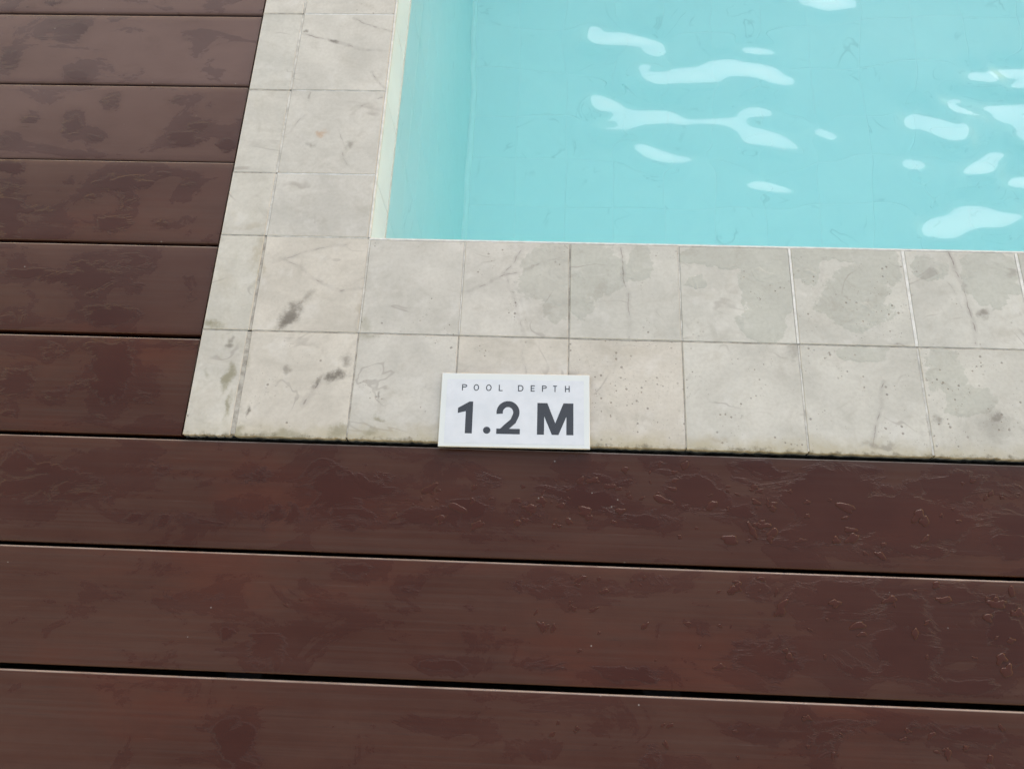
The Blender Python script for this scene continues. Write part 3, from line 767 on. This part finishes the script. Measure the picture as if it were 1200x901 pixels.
def build_water():
    step = 0.005
    xa = np.arange(-.0075, PX1 + .012, step); ya = np.arange(-.0075, PY1 + .012, step)
    X, Y = np.meshgrid(xa, ya)
    H = np.zeros_like(X)
    # free ripples
    r2 = np.random.RandomState(5)
    for k in range(26):
        lam = 0.10 * (1.13 ** k) * 0.55 + 0.05
        if lam > 0.7: lam = r2.uniform(.15, .5)
        th = r2.normal(math.pi / 2, 0.75); ph = r2.uniform(0, 6.28)
        slope = 0.0042
        kx, ky = math.cos(th) * 2 * math.pi / lam, math.sin(th) * 2 * math.pi / lam
        H += slope * lam / (2 * math.pi) * np.sin(kx * X + ky * Y + ph + 0.6 * np.sin(X * 3.1 + k) + 0.5 * np.sin(Y * 2.7 + 2 * k))
    for k in range(7):
        lam = r2.uniform(.045, .10); th = r2.normal(math.pi / 2, 0.5); ph = r2.uniform(0, 6.28)
        kx, ky = math.cos(th) * 2 * math.pi / lam, math.sin(th) * 2 * math.pi / lam
        H += 0.0042 * lam / (2 * math.pi) * np.sin(kx * X + ky * Y + ph + 1.1 * np.sin(X * 7.1 + k) + 0.9 * np.sin(Y * 6.3 + 2 * k)) * (0.5 + 0.5 * np.sin(X * 4.0 + k * 1.7) * np.sin(Y * 5.0 + k))
    # crests
    ix = np.where(xa < 1.55)[0]; iy = np.where(ya < 1.0)[0]
    xs, ys = X[np.ix_(iy, ix)], Y[np.ix_(iy, ix)]
    vx, vy, vz = _C[0] - xs, _C[1] - ys, _C[2] - ZW
    vl = np.sqrt(vx ** 2 + vy ** 2 + vz ** 2)
    hx = vx / vl + SUN_DIR.x; hy = vy / vl + SUN_DIR.y; hz = vz / vl + SUN_DIR.z
    m = np.full(xs.shape, -1.0)
    for pl in RIPPLES:
        w = [tuple(ground(u, v, ZW)[:2]) for u, v in pl]
        m = np.maximum(m, poly_dist(xs, ys, w))
    # slope that mirrors the bright sky (most of the way to its middle), wanted inside the crests only
    dm = np.arccos(np.clip((-vx * SUN_DIR.x - vy * SUN_DIR.y + vz * SUN_DIR.z) / vl, -1, 1))
    aim = np.clip((dm - 0.35 * sun_d.angle / 2) / dm, .3, 1)
    f = 1 / (1 + np.exp(-(m + .001) / .002))
    gx, gy = -hx / hz * f * aim, -hy / hz * f * aim
    wt_ = 0.02 + np.clip(f * 1.5, 0, 1)
    # least-squares height whose gradient follows (gx, gy): conjugate gradients on the grid
    wx = wt_[:, 1:] * 0.5 + wt_[:, :-1] * 0.5; wy = wt_[1:] * 0.5 + wt_[:-1] * 0.5
    bx_ = wx * (gx[:, 1:] + gx[:, :-1]) * 0.5; by_ = wy * (gy[1:] + gy[:-1]) * 0.5
    def div(ax, ay):
        o_ = np.zeros(xs.shape)
        o_[:, 1:] += ax; o_[:, :-1] -= ax; o_[1:] += ay; o_[:-1] -= ay
        return o_
    def Aop(h_):
        lap = np.zeros(xs.shape)
        return div(wx * (h_[:, 1:] - h_[:, :-1]) / step, wy * (h_[1:] - h_[:-1]) / step) / 1.0 + 0.004 * h_ / step
    rhs = div(bx_, by_)
    hh = np.zeros(xs.shape); r_ = rhs - Aop(hh); p_ = r_.copy(); rs = (r_ * r_).sum()
    for it in range(700):
        Ap = Aop(p_); al = rs / (p_ * Ap).sum()
        hh += al * p_; r_ -= al * Ap
        rn = (r_ * r_).sum()
        if rn < 1e-10 * (rhs * rhs).sum(): break
        p_ = r_ + rn / rs * p_; rs = rn
    hh = blur(blur(hh, 0.6, 1), 0.6, 0)
    taper = np.clip((1.55 - xs) / .1, 0, 1) * np.clip((1.0 - ys) / .1, 0, 1)
    H[np.ix_(iy, ix)] += hh * taper
    ny, nx = X.shape
    V = np.stack([X.ravel(), Y.ravel(), (ZW + H).ravel()], 1)
    idx = np.arange(nx * ny).reshape(ny, nx)
    F = np.stack([idx[:-1, :-1].ravel(), idx[:-1, 1:].ravel(), idx[1:, 1:].ravel(), idx[1:, :-1].ravel()], 1)
    # sides and bottom (inside the tile bodies)
    rim = list(idx[0, :]) + list(idx[1:, -1]) + list(idx[-1, -2::-1]) + list(idx[-2:0:-1, 0])
    n0 = len(V); zb = DEPTH - .004
    low = V[rim].copy(); low[:, 2] = zb
    V = np.vstack([V, low])
    faces = F.tolist()
    n = len(rim)
    for i in range(n):
        j = (i + 1) % n
        faces.append([int(rim[j]), int(rim[i]), n0 + i, n0 + j])
    faces.append([n0 + i for i in range(n - 1, -1, -1)])
    me = bpy.data.meshes.new("water")
    me.from_pydata(V.tolist(), [], faces)
    me.update()
    sm = np.zeros(len(me.polygons), bool); sm[:len(F)] = True
    me.polygons.foreach_set("use_smooth", sm)
    o = link("water", me, M_WATER)
    tag(o, "clear turquoise pool water with pale reflections on its ripples", kind="structure")
build_water()

# ------------------------------------------------------------------ depth sign
sg = [ground(u, v, .0045) for (u, v) in ((513, 522.5), (691.5, 526), (691.5, 440), (518.5, 436.5))]
s0 = Vector(sg[0]); ux = (Vector(sg[1]) - s0).normalized(); SW = (Vector(sg[1]) - s0).length
uy = Vector((-ux.y, ux.x, 0)); SH = ((Vector(sg[3]) - s0).dot(uy) + (Vector(sg[2]) - Vector(sg[1])).dot(uy)) / 2
sign = empty("depth_sign", loc=(s0.x, s0.y, 0.0006))
sign.rotation_euler = (0, 0, math.atan2(ux.y, ux.x))
tag(sign, "white rectangular acrylic sign reading POOL DEPTH 1.2 M on the coping tiles", "sign")

m, b, pr = new_mat("white_acrylic")
n1 = b.noise(b.pos(), 40, 3)
setp(b, pr, Base_Color=b.mix(n1, (0.60, 0.635, 0.63), (0.65, 0.68, 0.675)), Roughness=0.12)
M_ACRYL = m
m, b, pr = new_mat("printed_sheet")
n1 = b.noise(b.pos(), 55, 4)
setp(b, pr, Base_Color=b.mix(b.ss(n1, .3, .7), (0.57, 0.60, 0.64), (0.62, 0.645, 0.685)), Roughness=0.22)
M_SHEET = m
m, b, pr = new_mat("slate_print")
n1 = b.noise(b.pos(), 300, 3)
setp(b, pr, Base_Color=b.mix(n1, (0.034, 0.038, 0.046), (0.046, 0.050, 0.058)), Roughness=0.3)
M_INK = m

link("sign_plate", box_mesh("sign_plate", 0, SW, 0, SH, 0, .0040, .0006), M_ACRYL, sign)
link("print_sheet", box_mesh("print_sheet", .0075, SW - .0075, .0045, SH - .0085, .00402, .0042), M_SHEET, sign)

ZT = .00425
def glyph(name, loops_tris):
    """flat print: list of (vertices, faces) joined into one letter"""
    V, F = [], []
    for k_, (vs_, fs_) in enumerate(loops_tris):
        o_ = len(V)
        V += [(x, y, ZT + .00003 * k_) for x, y in vs_]
        F += [tuple(i + o_ for i in f_) for f_ in fs_]
    link(name, mesh_from(name, V, F), M_INK, sign)
def strip(pts, w, closed=False):
    """a stroke of width w along a path"""
    n = len(pts); L, Rr = [], []
    for i in range(n):
        if closed: a, c = pts[i - 1], pts[(i + 1) % n]
        else: a, c = pts[max(i - 1, 0)], pts[min(i + 1, n - 1)]
        tx, ty = c[0] - a[0], c[1] - a[1]; l = math.hypot(tx, ty) or 1
        nx_, ny_ = -ty / l * w / 2, tx / l * w / 2
        L.append((pts[i][0] + nx_, pts[i][1] + ny_)); Rr.append((pts[i][0] - nx_, pts[i][1] - ny_))
    V = L + Rr; F = []
    for i in range(n if closed else n - 1):
        j = (i + 1) % n
        F.append((i, n + i, n + j, j))
    return V, F
def quad(*p): return list(p), [tuple(range(len(p)))]

# sign measured in the photograph: pixel -> (x, y) on the sign
_c = [Vector(p) for p in sg]
def on_sign(px, py):
    q = Vector(ground(500 + px / 5.4545, 420 + py / 5.4545, .0048)) - s0
    return (q.dot(ux), q.dot(uy))
def Lx(px, py): return on_sign(px, py)

# big characters: baseline and cap line follow the sign, so use sign units
bl = on_sign(470, 482)[1]; cap = on_sign(470, 280)[1]; H_ = cap - bl
def bx(px): return on_sign(px, 400)[0]
# 1
x1 = bx(292); wst = (bx(292) - bx(243)) * .92
xl = bx(196)
glyph("digit", [quad((x1 - wst, bl), (x1, bl), (x1, cap + .0004), (x1 - .0015, cap + .0004), (x1 - wst, cap - .30 * H_)),
                quad((x1 - wst, cap - .30 * H_), (x1 - .0015, cap + .0004), (x1 - .0045, cap + .0004), (xl, cap - .20 * H_), (xl, cap - .365 * H_))])
# full stop
cx_, cy_, rr_ = bx(386), bl + .0046, .0047
cir = [(cx_ + rr_ * math.cos(t * math.pi / 14), cy_ + rr_ * math.sin(t * math.pi / 14)) for t in range(28)]
glyph("full_stop", [(cir, [tuple(range(28))])])
# 2
xa_, xb_ = bx(447), bx(597); W_ = xb_ - xa_; tw = .0082
path = []
ccx, ccy = xa_ + W_ * .475, cap - .345 * H_ + .001
ra, rb = W_ * .475 - tw * .5 + .0006, .345 * H_ - tw * .5 + .0008
for t in np.linspace(math.radians(190), math.radians(-28), 24):
    path.append((ccx + ra * math.cos(t), ccy + rb * math.sin(t)))
path += [(xa_ + W_ * .70, bl + .40 * H_), (xa_ + W_ * .46, bl + .245 * H_), (xa_ + W_ * .22, bl + .07 * H_)]
glyph("digit", [strip(path, tw), quad((xa_, bl), (xb_, bl), (xb_, bl + tw * .86), (xa_, bl + tw * .86))])
# M
m0, m1 = bx(706), bx(938); sw_ = .0090; mw = (m0 + m1) / 2
glyph("letter", [quad((m0, bl), (m0 + sw_, bl), (m0 + sw_, cap), (m0, cap)), quad((m1 - sw_, bl), (m1, bl), (m1, cap), (m1 - sw_, cap)),
                 quad((m0 + sw_, cap), (m0 + sw_, cap - .018), (mw - .0042, bl), (mw, bl), (mw, bl + .0155), (m0 + .0128, cap)),
                 quad((mw, bl), (mw + .0042, bl), (m1 - sw_, cap - .018), (m1 - sw_, cap), (m1 - .0128, cap), (mw, bl + .0155))])
# small spaced line POOL DEPTH
t_lo = on_sign(570, 210)[1]; t_hi = on_sign(570, 170)[1]; th = t_hi - t_lo; lw = .0013
def small(ch, px0, px1):
    a, c = on_sign(px0, 190)[0], on_sign(px1, 190)[0]; w = c - a; h = th; y = t_lo
    e_ = lw / 2
    if ch == 'P':
        bowl = [(a, y + h - e_)] + [(a + w * .5 + w * .46 * math.cos(t), y + h * .735 + (h * .265 - e_) * math.sin(t)) for t in np.linspace(math.pi / 2, -math.pi / 2, 9)] + [(a, y + h * .47 + e_)]
        parts = [strip([(a + e_, y), (a + e_, y + h)], lw), strip(bowl, lw)]
    elif ch == 'O':
        parts = [strip([(a + w / 2 + (w / 2 - e_) * math.cos(t), y + h / 2 + (h / 2 - e_ + .0002) * math.sin(t)) for t in np.linspace(0, 2 * math.pi, 25)[:-1]], lw, True)]
    elif ch == 'L':
        parts = [strip([(a + e_, y), (a + e_, y + h)], lw), strip([(a, y + e_), (a + w, y + e_)], lw)]
    elif ch == 'D':
        bowl = [(a, y + h - e_)] + [(a + w * .42 + (w * .58 - e_) * math.cos(t), y + h / 2 + (h / 2 - e_) * math.sin(t)) for t in np.linspace(math.pi / 2, -math.pi / 2, 13)] + [(a, y + e_)]
        parts = [strip([(a + e_, y), (a + e_, y + h)], lw), strip(bowl, lw)]
    elif ch == 'E':
        parts = [strip([(a + e_, y), (a + e_, y + h)], lw)] + [strip([(a, yy), (a + w * k_, yy)], lw) for yy, k_ in ((y + e_, 1), (y + h / 2, .9), (y + h - e_, 1))]
    elif ch == 'T':
        parts = [strip([(a + w / 2, y), (a + w / 2, y + h)], lw), strip([(a, y + h - e_), (a + w, y + h - e_)], lw)]
    elif ch == 'H':
        parts = [strip([(a + e_, y), (a + e_, y + h)], lw), strip([(a + w - e_, y), (a + w - e_, y + h)], lw), strip([(a, y + h / 2), (a + w, y + h / 2)], lw)]
    # keep overlapping strokes off one plane
    out_ = []
    V, F = [], []
    for k_, (vs_, fs_) in enumerate(parts):
        o_ = len(V)
        V += [(x_, y_, ZT + k_ * .00002) for x_, y_ in vs_]
        F += [tuple(i + o_ for i in f_) for f_ in fs_]
    link("letter", mesh_from("letter", V, F), M_INK, sign)
for ch, p0, p1 in (('P', 226, 257), ('O', 300, 335), ('O', 379, 415), ('L', 461, 486), ('D', 584, 619), ('E', 665, 691), ('P', 737, 766), ('T', 808, 833), ('H', 884, 914)):
    small(ch, p0, p1)

# ------------------------------------------------------------------ beads of water standing on the boards and the coping
def mat_bead():
    m, b, pr = new_mat("water_bead_on_timber")
    Q = b.pos()
    g_ = b.noise(b.mapv(Q, sc=(6.0, 200.0, 6.0)), 1.0, 3.0)
    setp(b, pr, Base_Color=b.mix(g_, (0.046, 0.0110, 0.0050), (0.064, 0.0190, 0.0105)), Roughness=0.05, IOR=1.333)
    return m
BEADS = [  # pixel, spread in pixels, how many, size range in mm, 2 = standing steeply
 (560,590,60,28,26,(3,11),0),(640,600,50,24,26,(3,12),0),(700,590,50,28,26,(3,11),0),(770,560,50,26,22,(3,10),0),(850,600,60,34,30,(3,11),0),(930,600,60,34,20,(3,10),0),(1035,628,50,26,14,(4,14),0),(970,598,30,14,6,(4,12),0),(1140,590,50,30,14,(3,9),0),(480,590,50,20,14,(3,9),0),
 (650,730,60,40,18,(3,10),0),(720,700,60,24,16,(3,9),0),(880,690,40,16,12,(3,11),0),(1000,740,90,50,26,(3,11),0),(1170,740,30,50,18,(3,12),0),(1120,690,50,14,12,(3,9),0),(820,760,70,30,12,(2,7),0),
 (960,865,110,24,20,(2,8),0),(700,860,90,24,12,(2,7),0),(1130,870,50,20,12,(3,9),0),(420,690,90,20,8,(2,5),0),
]
def build_beads():
    r3 = np.random.RandomState(23)
    V, F = [], []
    for (u, v, su, sv, cnt, (a, c), on) in BEADS:
        z = DT + .0001
        for _ in range(int(cnt * .6)):
            p = ground(u + r3.uniform(-su, su), v + r3.uniform(-sv, sv), z)
            # keep off the joints between boards
            if True:
                ok = any(t - PLANK_W + .008 < p[1] < t - .008 for t in TOPS) and (p[1] < YB - .008 or p[0] < XO - .012)
                if not ok: continue
            size = (a + (c - a) * r3.uniform(0, 1) ** 1.7) * .0005
            el = r3.uniform(1.0, 2.4); rot = r3.normal(0.3, 0.6)
            h = min(.0008, size * r3.uniform(.13, .24))
            n, rings = 20, 4
            ph = r3.uniform(0, 6.28, 3); am = r3.uniform(.05, .24, 3)
            o_ = len(V)
            ca, sa = math.cos(rot), math.sin(rot)
            for k in range(rings + 1):
                t = k / rings
                rad = math.cos(t * math.pi / 2 * .96); zz = h * math.sin(t * math.pi / 2) ** .8
                if k == rings:
                    V.append((p[0], p[1], z + h)); break
                for i in range(n):
                    th_ = 2 * math.pi * i / n
                    rr = size * rad * (1 + sum(am[q] * math.sin((q + 2) * th_ + ph[q]) for q in range(3)))
                    x, y = rr * el * math.cos(th_), rr * math.sin(th_)
                    V.append((p[0] + ca * x - sa * y, p[1] + sa * x + ca * y, z - .0004 + .0004 * min(1, t * 4) + zz))
            for k in range(rings - 1):
                for i in range(n):
                    j = (i + 1) % n
                    F.append((o_ + k * n + i, o_ + k * n + j, o_ + (k + 1) * n + j, o_ + (k + 1) * n + i))
            top = o_ + rings * n
            for i in range(n):
                F.append((o_ + (rings - 1) * n + i, o_ + (rings - 1) * n + (i + 1) % n, top))
            F.append(tuple(o_ + i for i in range(n - 1, -1, -1)))
    o = link("water_beads", mesh_from("water_beads", V, F, True), mat_bead())
    tag(o, "small beads of clear water scattered over the deck boards and coping", kind="stuff")
build_beads()
